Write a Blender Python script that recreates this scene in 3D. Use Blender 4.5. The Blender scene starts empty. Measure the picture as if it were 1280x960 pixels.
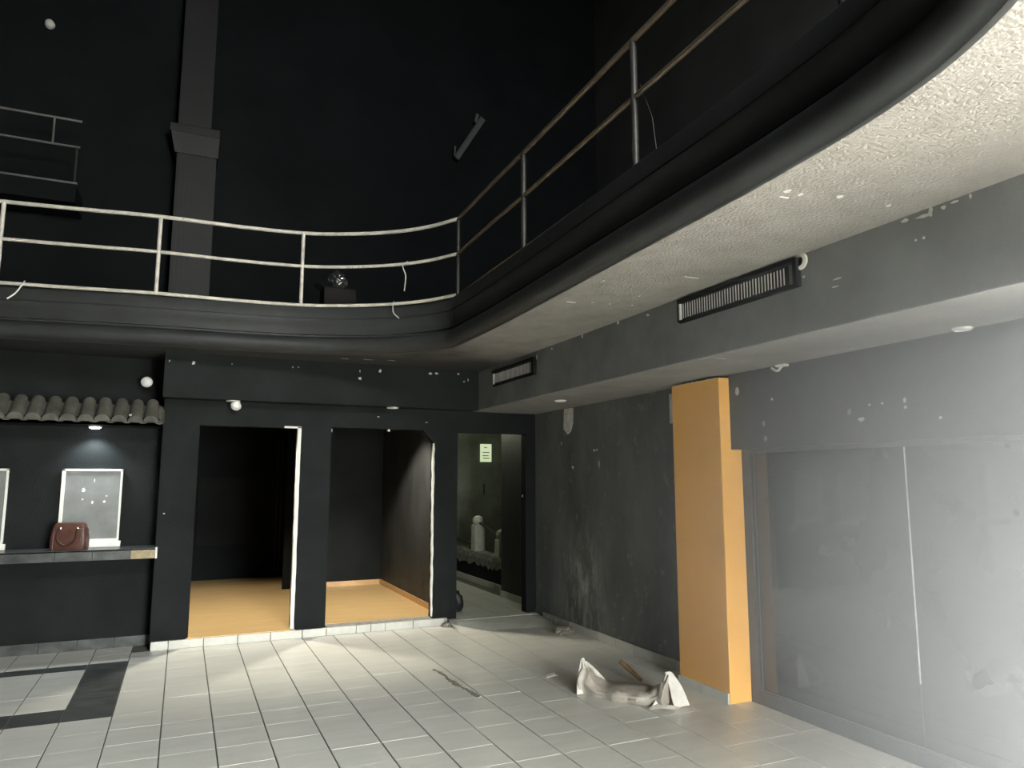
import bpy, bmesh, math, random
from mathutils import Vector, Matrix, noise
random.seed(7)
scene = bpy.context.scene
col = scene.collection
R = math.radians

# ------------------------------------------------------------------ camera
cd = bpy.data.cameras.new('camera'); cam = bpy.data.objects.new('camera', cd); col.objects.link(cam)
cd.sensor_width = 36.0; cd.lens = 900 / 1280 * 36.0; cd.clip_start = 0.05; cd.clip_end = 200
cam.location = (0, 0, 1.65)
cam.rotation_euler = (R(90 + 7.595), 0, R(-24.407))
scene.camera = cam

# ------------------------------------------------------------------ world, sun, daylight portal, exposure
w = bpy.data.worlds.new('daylight_sky'); scene.world = w; w.use_nodes = True
bg = w.node_tree.nodes['Background']
bg.inputs['Color'].default_value = (0.97, 1.0, 0.97, 1)
bg.inputs['Strength'].default_value = 44.0
sd = bpy.data.lights.new('sun', 'SUN'); sd.energy = 54.0; sd.angle = R(0.6); sd.color = (1.0, 0.95, 0.87)
sun = bpy.data.objects.new('sun', sd); col.objects.link(sun); sun.location = (12, 2, 14)
sun.rotation_euler = Vector((-0.42, -0.22, -0.88)).to_track_quat('-Z', 'Y').to_euler()
OPEN_Y0, OPEN_Y1, OPEN_Z = -1.4, 1.45, 2.42           # the entrance in the right wall, beside the camera
FRONT_X0, FRONT_X1 = 1.3, 3.9                          # unseen opening added behind the camera to bring in more daylight
pd = bpy.data.lights.new('daylight_portal', 'AREA'); pd.shape = 'RECTANGLE'
pd.size = OPEN_Y1 - OPEN_Y0; pd.size_y = OPEN_Z; pd.cycles.is_portal = True
po = bpy.data.objects.new('daylight_portal', pd); col.objects.link(po)
po.location = (4.16, (OPEN_Y0 + OPEN_Y1) / 2, OPEN_Z / 2)
po.rotation_euler = Vector((-1, 0, 0)).to_track_quat('-Z', 'Z').to_euler()
pf_ = bpy.data.lights.new('added_front_portal', 'AREA'); pf_.shape = 'RECTANGLE'
pf_.size = FRONT_X1 - FRONT_X0; pf_.size_y = OPEN_Z; pf_.cycles.is_portal = True
pfo = bpy.data.objects.new('added_front_portal', pf_); col.objects.link(pfo)
pfo.location = ((FRONT_X0 + FRONT_X1) / 2, -1.85, OPEN_Z / 2)
pfo.rotation_euler = Vector((0, 1, 0)).to_track_quat('-Z', 'Z').to_euler()
ADDED_UPPER = (0.9, 2.6, 5.1, 6.5)                              # unseen opening added high in the front wall, sized for its light
pu_ = bpy.data.lights.new('added_upper_portal', 'AREA'); pu_.shape = 'RECTANGLE'
pu_.size = ADDED_UPPER[1] - ADDED_UPPER[0]; pu_.size_y = ADDED_UPPER[3] - ADDED_UPPER[2]; pu_.cycles.is_portal = True
puo = bpy.data.objects.new('added_upper_portal', pu_); col.objects.link(puo)
puo.location = ((ADDED_UPPER[0] + ADDED_UPPER[1]) / 2, -1.85, (ADDED_UPPER[2] + ADDED_UPPER[3]) / 2); puo.rotation_euler = pfo.rotation_euler
vs = scene.view_settings
vs.view_transform = 'Standard'; vs.look = 'None'; vs.gamma = 1.0; vs.use_curve_mapping = False
vs.exposure = 0.8
scene.cycles.use_denoising = True
scene.cycles.max_bounces = 8
scene.cycles.diffuse_bounces = 6
scene.cycles.sample_clamp_indirect = 8.0

# ------------------------------------------------------------------ materials
MATS = {}
def mat(name, color, rough=0.5, spec=0.5, metal=0.0, var=0.0, vscale=3.0, vdetail=4.0, vstretch=(1, 1, 1), color2=None,
        bump=0.0, bscale=60.0, emit=None, estr=0.0, chips=0.0, chipscale=9.0, chipcol=(.5, .48, .44), alpha=1.0, trans=0.0, coat=0.0, sss=0.0):
    m = bpy.data.materials.new(name); m.use_nodes = True
    nt = m.node_tree; N = nt.nodes; L = nt.links
    b = N['Principled BSDF']
    b.inputs['Base Color'].default_value = (*color, 1)
    b.inputs['Roughness'].default_value = rough
    b.inputs['Specular IOR Level'].default_value = spec
    b.inputs['Metallic'].default_value = metal
    b.inputs['Alpha'].default_value = alpha
    b.inputs['Transmission Weight'].default_value = trans
    b.inputs['Coat Weight'].default_value = coat
    if emit:
        b.inputs['Emission Color'].default_value = (*emit, 1); b.inputs['Emission Strength'].default_value = estr
    geo = N.new('ShaderNodeNewGeometry')
    out = None
    if var > 0:
        mp = N.new('ShaderNodeMapping'); mp.inputs['Scale'].default_value = vstretch
        L.new(geo.outputs['Position'], mp.inputs['Vector'])
        nz = N.new('ShaderNodeTexNoise'); nz.inputs['Scale'].default_value = vscale; nz.inputs['Detail'].default_value = vdetail
        nz.inputs['Roughness'].default_value = 0.62
        L.new(mp.outputs[0], nz.inputs['Vector'])
        rp = N.new('ShaderNodeValToRGB')
        rp.color_ramp.elements[0].position = 0.3; rp.color_ramp.elements[1].position = 0.72
        c2 = color2 or tuple(min(1, c * (1 + var)) for c in color)
        c1 = color if color2 else tuple(c * (1 - var) for c in color)
        rp.color_ramp.elements[0].color = (*c1, 1); rp.color_ramp.elements[1].color = (*c2, 1)
        L.new(nz.outputs['Fac'], rp.inputs['Fac']); out = rp.outputs['Color']
    if chips > 0:
        n2 = N.new('ShaderNodeTexNoise'); n2.inputs['Scale'].default_value = chipscale; n2.inputs['Detail'].default_value = 6
        n2.inputs['Roughness'].default_value = 0.7
        L.new(geo.outputs['Position'], n2.inputs['Vector'])
        r2 = N.new('ShaderNodeValToRGB'); r2.color_ramp.elements[0].position = 1 - chips; r2.color_ramp.elements[1].position = min(1, 1 - chips + .02)
        L.new(n2.outputs['Fac'], r2.inputs['Fac'])
        mx = N.new('ShaderNodeMix'); mx.data_type = 'RGBA'
        L.new(r2.outputs['Color'], mx.inputs[0])
        if out: L.new(out, mx.inputs[6])
        else: mx.inputs[6].default_value = (*color, 1)
        mx.inputs[7].default_value = (*chipcol, 1); out = mx.outputs[2]
    if out: L.new(out, b.inputs['Base Color'])
    if bump > 0:
        n3 = N.new('ShaderNodeTexNoise'); n3.inputs['Scale'].default_value = bscale; n3.inputs['Detail'].default_value = 3
        L.new(geo.outputs['Position'], n3.inputs['Vector'])
        bp = N.new('ShaderNodeBump'); bp.inputs['Strength'].default_value = bump; bp.inputs['Distance'].default_value = 0.02
        L.new(n3.outputs['Fac'], bp.inputs['Height']); L.new(bp.outputs['Normal'], b.inputs['Normal'])
    MATS[name] = m
    return m

mat('black_lintel', (.062, .065, .064), rough=.6, spec=.3, var=.25, vscale=2.2, bump=.1, bscale=45)
mat('black_side_lifted', (.14, .145, .142), rough=.55, spec=.35, var=.25, vscale=2.2, bump=.12, bscale=45)  # lighter copy of the black paint; veiling light is put into its colour
mat('black_paint', (.0115, .0132, .013), rough=.75, spec=.1, var=.25, vscale=2.2, bump=.12, bscale=45)
mat('black_paint_worn', (.036, .038, .037), rough=.6, spec=.3, var=.35, vscale=1.6, vdetail=8, vstretch=(1.6, 1.6, .7), bump=.15, bscale=40, chips=.30, chipscale=6, chipcol=(.15, .15, .142))
mat('black_upper', (.0085, .0095, .0105), rough=.8, spec=.08, var=.25, vscale=1.2, bump=.05)
mat('upper_veil_grey', (.034, .034, .033), rough=.8, spec=.2, var=.2, vscale=1.2)  # lighter than the upper black to imitate a veil of light
mat('fascia_black', (.027, .0285, .0285), rough=.5, spec=.25, var=.2, vscale=3, bump=.06, bscale=25)
mat('stucco', (.255, .24, .22), rough=.9, spec=.15, var=.12, vscale=6, bump=.6, bscale=62)
mat('stucco_fine', (.24, .235, .225), rough=.85, spec=.2, var=.14, vscale=2.5, bump=.25, bscale=50)
mat('tile', (.57, .56, .505), rough=.34, spec=.45, var=.1, vscale=3.2, vdetail=7, vstretch=(.55, 2.6, 1), color2=(.68, .67, .61), bump=.02, bscale=30)
mat('tile_granite', (.028, .03, .03), rough=.3, spec=.5, var=.5, vscale=9, vdetail=9, vstretch=(.7, 1.6, 1), color2=(.10, .105, .10))
mat('grout', (.12, .118, .105), rough=.9, var=.3, vscale=5)
mat('skirting_tile', (.50, .49, .44), rough=.45, var=.1, vscale=8)
mat('wood_floor', (.62, .40, .17), rough=.36, spec=.45, var=.3, vscale=7, vdetail=8, vstretch=(.5, 3.2, 1), color2=(.76, .52, .25))
mat('wood_skirting', (.55, .34, .15), rough=.4, var=.2, vscale=9, vstretch=(.4, 4, 1))
mat('ochre_paint', (.74, .39, .09), rough=.55, spec=.35, var=.05, vscale=2, bump=.05, bscale=60)
mat('dark_glass', (.016, .018, .018), rough=.045, spec=.6, var=.3, vscale=.9, bump=.004, bscale=2)
mat('frame_grey', (.05, .052, .054), rough=.45, spec=.5, var=.2, vscale=5)
mat('plaster_white', (.78, .76, .70), rough=.8, var=.08, vscale=14)
mat('bare_render', (.50, .49, .45), rough=.9, var=.25, vscale=16)
mat('plaster_grey', (.30, .29, .265), rough=.9, var=.3, vscale=16)
mat('rail_metal', (.60, .56, .49), rough=.42, spec=.5, metal=.05, var=.25, vscale=12, chips=.34, chipscale=16, chipcol=(.12, .09, .065))
mat('rail_shaded', (.24, .19, .14), rough=.38, spec=.5, metal=.5, var=.3, vscale=10)  # darker copy of the rail metal, with the shade put into its colour
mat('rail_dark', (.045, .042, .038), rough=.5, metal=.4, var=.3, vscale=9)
mat('clay_tile', (.075, .073, .06), rough=.75, spec=.3, var=.35, vscale=8, bump=.25, bscale=40)
mat('window_frame', (.72, .71, .64), rough=.4, spec=.5, var=.06, vscale=10)
mat('painted_pane', (.19, .195, .185), rough=.22, spec=.5, var=.18, vscale=5)
mat('leather', (.085, .036, .026), rough=.38, spec=.5, var=.25, vscale=18, bump=.15, bscale=130)
mat('leather_dark', (.05, .02, .014), rough=.4, spec=.5, var=.2, vscale=18)
mat('brass', (.75, .68, .5), rough=.25, metal=.9)
mat('lamp_white', (.8, .79, .75), rough=.4)
mat('lamp_glow', (.9, .9, .9), rough=.4, emit=(.86, .95, 1.0), estr=14.0)
mat('room_lamp_glow', (.9, .9, .9), rough=.4, emit=(1.0, .9, .72), estr=10.0)
mat('chrome', (.75, .74, .72), rough=.18, metal=.85)
mat('foil', (.85, .84, .80), rough=.16, metal=.95)
mat('cardboard', (.007, .0045, .004), rough=.9, var=.3, vscale=10)
mat('vent_white', (.80, .78, .72), rough=.5, var=.1, vscale=20)
mat('vent_dark', (.02, .02, .02), rough=.8)
mat('sack_edge', (.52, .49, .44), rough=.45, spec=.4, var=.12, vscale=20)
mat('sack', (.34, .31, .265), rough=.45, spec=.4, var=.22, vscale=11, vdetail=5, sss=0)
mat('black_plastic', (.012, .012, .013), rough=.4, spec=.5, var=.2, vscale=20)
mat('paper', (.78, .76, .70), rough=.7, var=.1, vscale=30)
mat('dirt', (.22, .20, .155), rough=.95, var=.5, vscale=40)
mat('dead_leaf', (.17, .105, .05), rough=.8, var=.4, vscale=30)
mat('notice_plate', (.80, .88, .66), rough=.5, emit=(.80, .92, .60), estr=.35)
mat('notice_ink', (.50, .58, .42), rough=.6)
mat('stone_post', (.40, .41, .35), rough=.8, var=.15, vscale=14)
mat('rubble', (.17, .165, .145), rough=1.0, var=.55, vscale=16, vdetail=8, bump=.8, bscale=30)
mat('stair_wall', (.13, .14, .115), rough=.8, var=.4, vscale=1.8, vdetail=6, bump=.2, bscale=20)
mat('concrete', (.52, .50, .46), rough=.9, var=.12, vscale=3)
mat('facade', (.55, .53, .50), rough=.9, var=.1, vscale=1)
mat('tan_stone', (.30, .245, .145), rough=.22, spec=.5, var=.3, vscale=14)
mat('sealant', (.70, .70, .68), rough=.6, var=.3, vscale=30)
mat('chip_white', (.62, .61, .57), rough=.85, var=.1, vscale=40)
mat('string', (.55, .52, .46), rough=.9)

def back_falloff():                        # balcony underside darkened towards the back: light falloff put into the colour
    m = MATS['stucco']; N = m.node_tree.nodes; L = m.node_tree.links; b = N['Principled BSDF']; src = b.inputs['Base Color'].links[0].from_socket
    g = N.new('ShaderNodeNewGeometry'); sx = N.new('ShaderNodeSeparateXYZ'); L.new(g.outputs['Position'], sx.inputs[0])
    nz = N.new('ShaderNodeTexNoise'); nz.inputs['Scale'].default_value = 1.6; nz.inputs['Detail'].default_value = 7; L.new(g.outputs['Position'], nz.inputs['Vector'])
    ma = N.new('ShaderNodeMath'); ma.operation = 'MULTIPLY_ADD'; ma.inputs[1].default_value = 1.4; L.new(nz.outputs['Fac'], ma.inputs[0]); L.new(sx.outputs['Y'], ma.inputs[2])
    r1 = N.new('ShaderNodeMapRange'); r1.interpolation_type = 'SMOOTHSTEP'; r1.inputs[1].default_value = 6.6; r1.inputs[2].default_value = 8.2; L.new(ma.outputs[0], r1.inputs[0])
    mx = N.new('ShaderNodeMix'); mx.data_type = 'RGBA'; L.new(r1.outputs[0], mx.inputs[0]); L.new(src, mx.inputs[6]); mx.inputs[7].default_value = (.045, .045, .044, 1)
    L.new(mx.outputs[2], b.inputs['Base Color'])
back_falloff()
def pale_patch():                       # pale patch low on the worn wall, broken by noise and fading outwards
    m = mat('black_paint_patchy', (.105, .110, .105), rough=.6, spec=.3, var=.35, vscale=1.6, vdetail=8, vstretch=(1.6, 1.6, .7), bump=.15, bscale=40, chips=.40, chipscale=7, chipcol=(.15, .15, .142))
    N = m.node_tree.nodes; L = m.node_tree.links; b = N['Principled BSDF']; src = b.inputs['Base Color'].links[0].from_socket
    g = N.new('ShaderNodeNewGeometry'); mp = N.new('ShaderNodeMapping'); mp.vector_type = 'TEXTURE'
    mp.inputs['Location'].default_value = (4.02, 7.0, .35); mp.inputs['Scale'].default_value = (1, .75, 1.15)
    le = N.new('ShaderNodeVectorMath'); le.operation = 'LENGTH'; L.new(g.outputs['Position'], mp.inputs[0]); L.new(mp.outputs[0], le.inputs[0])
    r1 = N.new('ShaderNodeMapRange'); r1.interpolation_type = 'SMOOTHERSTEP'; r1.inputs[1].default_value = 0; r1.inputs[2].default_value = 1; r1.inputs[3].default_value = 1; r1.inputs[4].default_value = 0
    L.new(le.outputs['Value'], r1.inputs[0])
    m2 = N.new('ShaderNodeMapping'); m2.inputs['Scale'].default_value = (3, 7, 2.4); L.new(g.outputs['Position'], m2.inputs[0])
    nz = N.new('ShaderNodeTexNoise'); nz.inputs['Scale'].default_value = 1.3; nz.inputs['Detail'].default_value = 9; nz.inputs['Roughness'].default_value = .7; L.new(m2.outputs[0], nz.inputs['Vector'])
    r2 = N.new('ShaderNodeMapRange'); r2.inputs[1].default_value = .42; r2.inputs[2].default_value = .75; L.new(nz.outputs['Fac'], r2.inputs[0])
    mu = N.new('ShaderNodeMath'); mu.operation = 'MULTIPLY'; L.new(r1.outputs[0], mu.inputs[0]); L.new(r2.outputs[0], mu.inputs[1])
    mx = N.new('ShaderNodeMix'); mx.data_type = 'RGBA'; L.new(mu.outputs[0], mx.inputs[0]); L.new(src, mx.inputs[6]); mx.inputs[7].default_value = (.42, .42, .39, 1)
    L.new(mx.outputs[2], b.inputs['Base Color'])
pale_patch()
# ------------------------------------------------------------------ mesh helpers
class MB:
    def __init__(s): s.v = []; s.f = []
    def box(s, x0, x1, y0, y1, z0, z1):
        n = len(s.v)
        s.v += [(x0, y0, z0), (x1, y0, z0), (x1, y1, z0), (x0, y1, z0), (x0, y0, z1), (x1, y0, z1), (x1, y1, z1), (x0, y1, z1)]
        s.f += [tuple(n + i for i in q) for q in ((0, 3, 2, 1), (4, 5, 6, 7), (0, 1, 5, 4), (1, 2, 6, 5), (2, 3, 7, 6), (3, 0, 4, 7))]
        return s
    def prism(s, pts, d):                       # closed polygon pts (3D) extruded by vector d
        n = len(s.v); k = len(pts); d = Vector(d)
        s.v += [tuple(p) for p in pts] + [tuple(Vector(p) + d) for p in pts]
        s.f.append(tuple(n + i for i in range(k - 1, -1, -1))); s.f.append(tuple(n + k + i for i in range(k)))
        for i in range(k):
            j = (i + 1) % k; s.f.append((n + i, n + j, n + k + j, n + k + i))
        return s
    def loft(s, rings, close=True, caps=True):
        n = len(s.v); k = len(rings[0])
        for r in rings: s.v += [tuple(p) for p in r]
        for a in range(len(rings) - 1):
            for i in range(k if close else k - 1):
                j = (i + 1) % k
                s.f.append((n + a * k + i, n + a * k + j, n + (a + 1) * k + j, n + (a + 1) * k + i))
        if caps and close:
            s.f.append(tuple(n + i for i in range(k - 1, -1, -1)))
            m = n + (len(rings) - 1) * k; s.f.append(tuple(m + i for i in range(k)))
        return s
    def tube(s, path, r, seg=8, caps=True):
        path = [Vector(p) for p in path]; rings = []
        t0 = (path[1] - path[0]).normalized()
        up = Vector((0, 0, 1)) if abs(t0.z) < .9 else Vector((1, 0, 0))
        nrm = t0.cross(up).normalized()
        for i, p in enumerate(path):
            if i == 0: t = path[1] - path[0]
            elif i == len(path) - 1: t = path[-1] - path[-2]
            else: t = (path[i + 1] - path[i]).normalized() + (path[i] - path[i - 1]).normalized()
            t.normalize()
            nrm = (nrm - t * nrm.dot(t)).normalized(); bn = t.cross(nrm)
            rr = r[i] if isinstance(r, (list, tuple)) else r
            rings.append([p + (nrm * math.cos(2 * math.pi * k / seg) + bn * math.sin(2 * math.pi * k / seg)) * rr for k in range(seg)])
        return s.loft(rings, True, caps)
    def lathe(s, prof, c=(0, 0, 0), axis=(0, 0, 1), seg=16):     # prof: (radius, height along axis)
        ax = Vector(axis).normalized(); a = ax.orthogonal().normalized(); b = ax.cross(a); c = Vector(c)
        rings = [[c + ax * h + (a * math.cos(2 * math.pi * k / seg) + b * math.sin(2 * math.pi * k / seg)) * max(r, 1e-4) for k in range(seg)] for r, h in prof]
        return s.loft(rings, True, True)
    def build(s, name, m, parent=None, smooth=False, bevel=0.0):
        me = bpy.data.meshes.new(name); me.from_pydata([tuple(v) for v in s.v], [], s.f); me.update()
        bm = bmesh.new(); bm.from_mesh(me); bmesh.ops.recalc_face_normals(bm, faces=bm.faces)
        if bevel: bmesh.ops.bevel(bm, geom=bm.edges[:], offset=bevel, segments=2, affect='EDGES', profile=.5)
        if smooth:
            for f in bm.faces: f.smooth = True
            for e in bm.edges:
                if len(e.link_faces) == 2 and e.calc_face_angle(0) > .7: e.smooth = False
        bm.to_mesh(me); bm.free()
        me.materials.append(MATS[m])
        o = bpy.data.objects.new(name, me); col.objects.link(o)
        if parent: o.parent = parent; o.matrix_parent_inverse = parent.matrix_basis.inverted()
        return o
def box(*a): return MB().box(*a)
def tag(o, label, cat=None, group=None, kind=None):
    o['label'] = label
    if cat: o['category'] = cat
    if group: o['group'] = group
    if kind: o['kind'] = kind
    return o
def struct(name, mb, m, label, cat, **k): return tag(mb.build(name, m, **k), label, cat, kind='structure')
def empty(name, loc=(0, 0, 0), rz=0):
    o = bpy.data.objects.new(name, None); o.empty_display_size = .1; col.objects.link(o)
    o.location = loc; o.rotation_euler = (0, 0, rz)
    o.matrix_basis = Matrix.Translation(Vector(loc)) @ Matrix.Rotation(rz, 4, 'Z')
    return o
def link_mesh(name, me, loc, parent):
    o = bpy.data.objects.new(name, me); col.objects.link(o); o.location = loc
    o.parent = parent; o.matrix_parent_inverse = parent.matrix_basis.inverted()
    return o
def crom(pts, n=8):
    P = [Vector(p) for p in pts]; P = [P[0] * 2 - P[1]] + P + [P[-1] * 2 - P[-2]]; out = []
    for i in range(1, len(P) - 2):
        for k in range(n):
            t = k / n; a, b, c, d = P[i - 1:i + 3]
            out.append(.5 * ((2 * b) + (c - a) * t + (2 * a - 5 * b + 4 * c - d) * t * t + (3 * b - a - 3 * c + d) * t ** 3))
    out.append(P[-2]); return out

# ------------------------------------------------------------------ key dimensions (metres)
XR = 4.02            # right wall / glazing
YD = 8.15            # wall with the doorways
YB = 7.95            # face of the beam above the doorways
ZP = 0.085           # raised floor of the rooms behind
ZS = 2.48            # underside of the beams
ZC = 2.935           # underside of the balcony
ZF = 3.42            # balcony floor
ZT = 11.6            # ceiling of the hall
XL, YF = -5.2, -1.7  # left and front walls
YU = 10.8            # upper back wall
XU = 6.6             # upper right wall

# ------------------------------------------------------------------ floor with its tiles
PITCH = .32; X0 = -.04; Y0 = 4.42
floor = struct('floor', box(XL, XR + .3, YF, 8.7, -.14, -.006), 'grout', 'pale grey tiled hall floor with dark joints', 'floor')
def unit_tile(sx, sy, m):
    g = .0042; mb = MB(); h = .012; c = .0012
    x, y = sx / 2 - g, sy / 2 - .0007
    mb.loft([[(-x, -y, -h), (x, -y, -h), (x, y, -h), (-x, y, -h)], [(-x, -y, -c), (x, -y, -c), (x, y, -c), (-x, y, -c)],
             [(-x + c, -y + c, 0), (x - c, -y + c, 0), (x - c, y - c, 0), (-x + c, y - c, 0)]])
    me = bpy.data.meshes.new('tile'); me.from_pydata(mb.v, [], mb.f); me.update(); me.materials.append(MATS[m]); return me
tcache = {}
cy_, sy_ = math.cos(R(24.407)), math.sin(R(24.407)); cp, sp = math.cos(R(7.595)), math.sin(R(7.595))
def seen(x, y, z=0, marg=30):
    dx, dy, dz = x, y, z - 1.65
    rx = dx * cy_ - dy * sy_; fh = dx * sy_ + dy * cy_
    f = fh * cp + dz * sp; u = -fh * sp + dz * cp
    if f < .3: return False
    return abs(900 * rx / f) < 640 + marg and abs(900 * u / f) < 480 + marg
rest = MB()
def lay(xa, xb, ya, yb, m):
    xm, ym = (xa + xb) / 2, (ya + yb) / 2
    if any(seen(x, y, 0, 4) for x in (xa, xm, xb) for y in (ya, ym, yb)):
        k = (round(xb - xa, 3), round(yb - ya, 3), m)
        if k not in tcache: tcache[k] = unit_tile(k[0], k[1], m)
        o = link_mesh('tile', tcache[k], (xm, ym, random.uniform(-.0006, .0006)), floor)
    elif m == 'tile': rest.box(xa + .003, xb - .003, ya + .003, yb - .003, -.012, 0)
xs = [X0 + PITCH * k for k in range(-17, 13)]
for xa in xs:
    xb = min(xa + PITCH, XR)
    if xa > XR - .03: continue
    if xa < -.37:                        # the part with the dark granite border by the bar
        rows = [(Y0 + PITCH * k, Y0 + PITCH * (k + 1), 'tile') for k in range(-24, 5)]
        edge = xa > -.70
        rows += [(6.02, 6.34, 'tile_granite'), (6.34, 6.75, 'tile_granite' if edge else 'tile'), (6.75, 7.15, 'tile_granite' if edge else 'tile'),
                 (7.15, 7.55, 'tile_granite' if edge else 'tile'), (7.55, 7.75, 'tile_granite'), (7.75, 8.07, 'tile'), (8.07, 8.40, 'tile')]
    else:
        rows = [(Y0 + PITCH * k, min(Y0 + PITCH * (k + 1), 8.09), 'tile') for k in range(-24, 12)]
    for ya, yb, m in rows:
        if yb - ya < .03 or yb < YF: continue
        lay(xa, xb, ya, yb, m)
ro = rest.build('tile_field', 'tile', floor); ro['kind'] = 'stuff'

# raised floor of the rooms and of the passage
fr = struct('floor_rooms', box(-.1, 1.345, YD + .13, 12.7, -.1, ZP).box(1.345, 2.9, YD + .13, 12.7, -.1, ZP).box(.12, 1.17, YD - .02, YD + .13, -.1, ZP),
            'wood_floor', 'honey coloured wooden floor of the two rooms behind the doorways', 'floor')
plat = struct('floor_upper', box(-.2, 2.86, 8.105, YD + .0, -.1, ZP - .008).box(1.50, 2.70, YD, YD + .13, -.1, ZP - .002), 'plaster_grey', 'grey stone edge of the raised platform below the doorways', 'floor')
sk = [-.2, -.04, .28, .6, .92, 1.24, 1.49, 1.81, 1.97, 2.13, 2.45, 2.82]
for a, b in zip(sk[:-1], sk[1:]):
    box(a + .004, b - .004, 8.088, 8.106, 0, ZP - .004).build('skirting_tile', 'skirting_tile', plat, bevel=.002)
pf = struct('floor_rear', box(2.87, 4.02, 8.02, 8.3, -.1, .045).box(2.87, 6.4, 8.3, 12.5, -.1, .045), 'grout', 'grey tiled floor of the passage behind the third doorway', 'floor')
for i in range(5):
    for j in range(11):
        xa, ya = 2.87 + .32 * i, 8.04 + .4 * j
        xb, yb = min(xa + .32, 4.10 if ya > 8.2 else 4.0), ya + .4
        if xb - xa < .05: continue
        box(xa + .004, xb - .004, ya + .004, yb - .004, .03, .055).build('tile', 'tile', pf)
MB().prism([(2.86, 7.72, .001), (3.99, 7.55, .001), (3.99, 8.03, .05), (2.86, 8.03, .055)], (0, 0, -.02)).build('ramp_screed', 'skirting_tile', pf)

# ------------------------------------------------------------------ wall with the three doorways
DOORS = [(.135, 1.125, 2.215), (1.485, 2.69, 2.235), (2.985, 3.885, 2.22)]
TH = .13
wb = MB()
xs_ = [-.21] + [v for d in DOORS for v in d[:2]] + [XR + .2]
for i in range(0, len(xs_), 2): wb.box(xs_[i], xs_[i + 1], YD, YD + TH, 0, 2.6)
for a, b, z in DOORS: wb.box(a, b, YD, YD + TH, z, 2.6)
wall_back = struct('wall_back', wb, 'black_paint', 'matte black wall with three open doorways below the beam', 'wall')
# pillar sides, partition and room shells
struct('wall_inner_left', box(-.21, -.09, YD + TH, 12.7, 0, 2.93), 'black_paint', 'black side wall closing off the bar from the first room', 'wall')
struct('wall_partition', MB().prism([(1.30, YD + TH, 0), (1.40, YD + TH, 0), (1.90, 12.7, 0), (1.80, 12.7, 0)], (0, 0, 2.8)), 'black_paint', 'black partition between the two rooms', 'wall')
wr1 = struct('wall_room_back', box(-.1, 1.95, 12.6, 12.7, 0, 2.8), 'black_upper', 'black back wall of the left room', 'wall')
wr2 = struct('wall_second_room_back', box(1.4, 3.0, 11.1, 11.2, 0, 2.8), 'black_paint', 'black back wall of the second room', 'wall')
wrs = struct('wall_second_room_side', box(2.83, 2.93, YD + TH, 11.2, 0, 2.8), 'black_paint_worn', 'worn black side wall of the second room catching lamp light', 'wall')
struct('ceiling_rooms', box(-.2, 6.6, YD + TH, 12.75, 2.78, 2.9), 'black_upper', 'black ceiling over the two rooms and the passage', 'ceiling')
box(.251, 1.113, 12.585, 12.6, .63, 1.69).build('wall_panel', 'black_paint', wr1)
for x in (1.435, 1.498):
    MB().tube([(x, 12.58, 2.28), (x + .004, 12.58, 1.2), (x + .012, 12.58, .13)], .007, 6).build('cable', 'frame_grey', wr1)
box(1.6, 2.83, 11.085, 11.1, ZP, ZP + .07).build('skirting', 'wood_skirting', wr2)
box(2.815, 2.83, YD + TH + .02, 11.1, ZP, ZP + .07).build('skirting', 'wood_skirting', wrs)
# bare plaster edges of the doorways
def ragged_strip(x0, x1, y0, y1, z0, z1, n=26, amp=.006):
    mb = MB(); rings = []
    for i in range(n + 1):
        z = z0 + (z1 - z0) * i / n; d = random.uniform(-amp, amp)
        rings.append([(x0 + d, y0, z), (x1 + random.uniform(-amp, amp), y0, z), (x1, y1, z), (x0 + d, y1, z)])
    return mb.loft(rings)
ragged_strip(1.122, 1.158, YD - .006, YD + .06, .09, 2.23, amp=.003).build('bare_edge', 'plaster_white', wall_back)
box(.98, 1.16, YD - .006, YD + .05, 2.212, 2.232).build('bare_edge', 'plaster_white', wall_back)
ragged_strip(2.672, 2.692, YD - .004, YD + .03, .10, 2.08, amp=.004).build('bare_edge', 'plaster_white', wall_back)
MB().prism([(2.55, YD, 2.235), (2.69, YD, 2.235), (2.69, YD, 2.08)], (0, TH, 0)).build('haunch', 'black_paint', wall_back)
# the pier right of the doorway and the passage walls
struct('wall_inner_right', box(4.1, 4.2, YD + TH, 9.40, 0, 2.8), 'black_paint_worn', 'dark passage wall behind the third doorway', 'wall')
bsk = MB()
pr = bpy.data.objects['wall_inner_right']
for k in range(4): box(4.085, 4.1, YD + .13 + .28 * k, YD + .13 + .28 * k + .275, .055, .14).build('skirting_tile', 'skirting_tile', pr)
struct('wall_inner_middle', box(2.93, 2.97, YD + TH, 12.5, 0, 2.8), 'black_paint', 'black left wall of the passage', 'wall')
struct('wall_rear', box(2.9, 6.5, 12.5, 12.6, 0, 2.8), 'stair_wall', 'stained greenish grey wall behind the stair', 'wall')
struct('wall_rear_right', box(6.4, 6.5, 9.33, 12.6, 0, 2.8).box(4.2, 6.5, 9.33, 9.40, 0, 2.8), 'stair_wall', 'stained side wall of the stairwell', 'wall')

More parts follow.
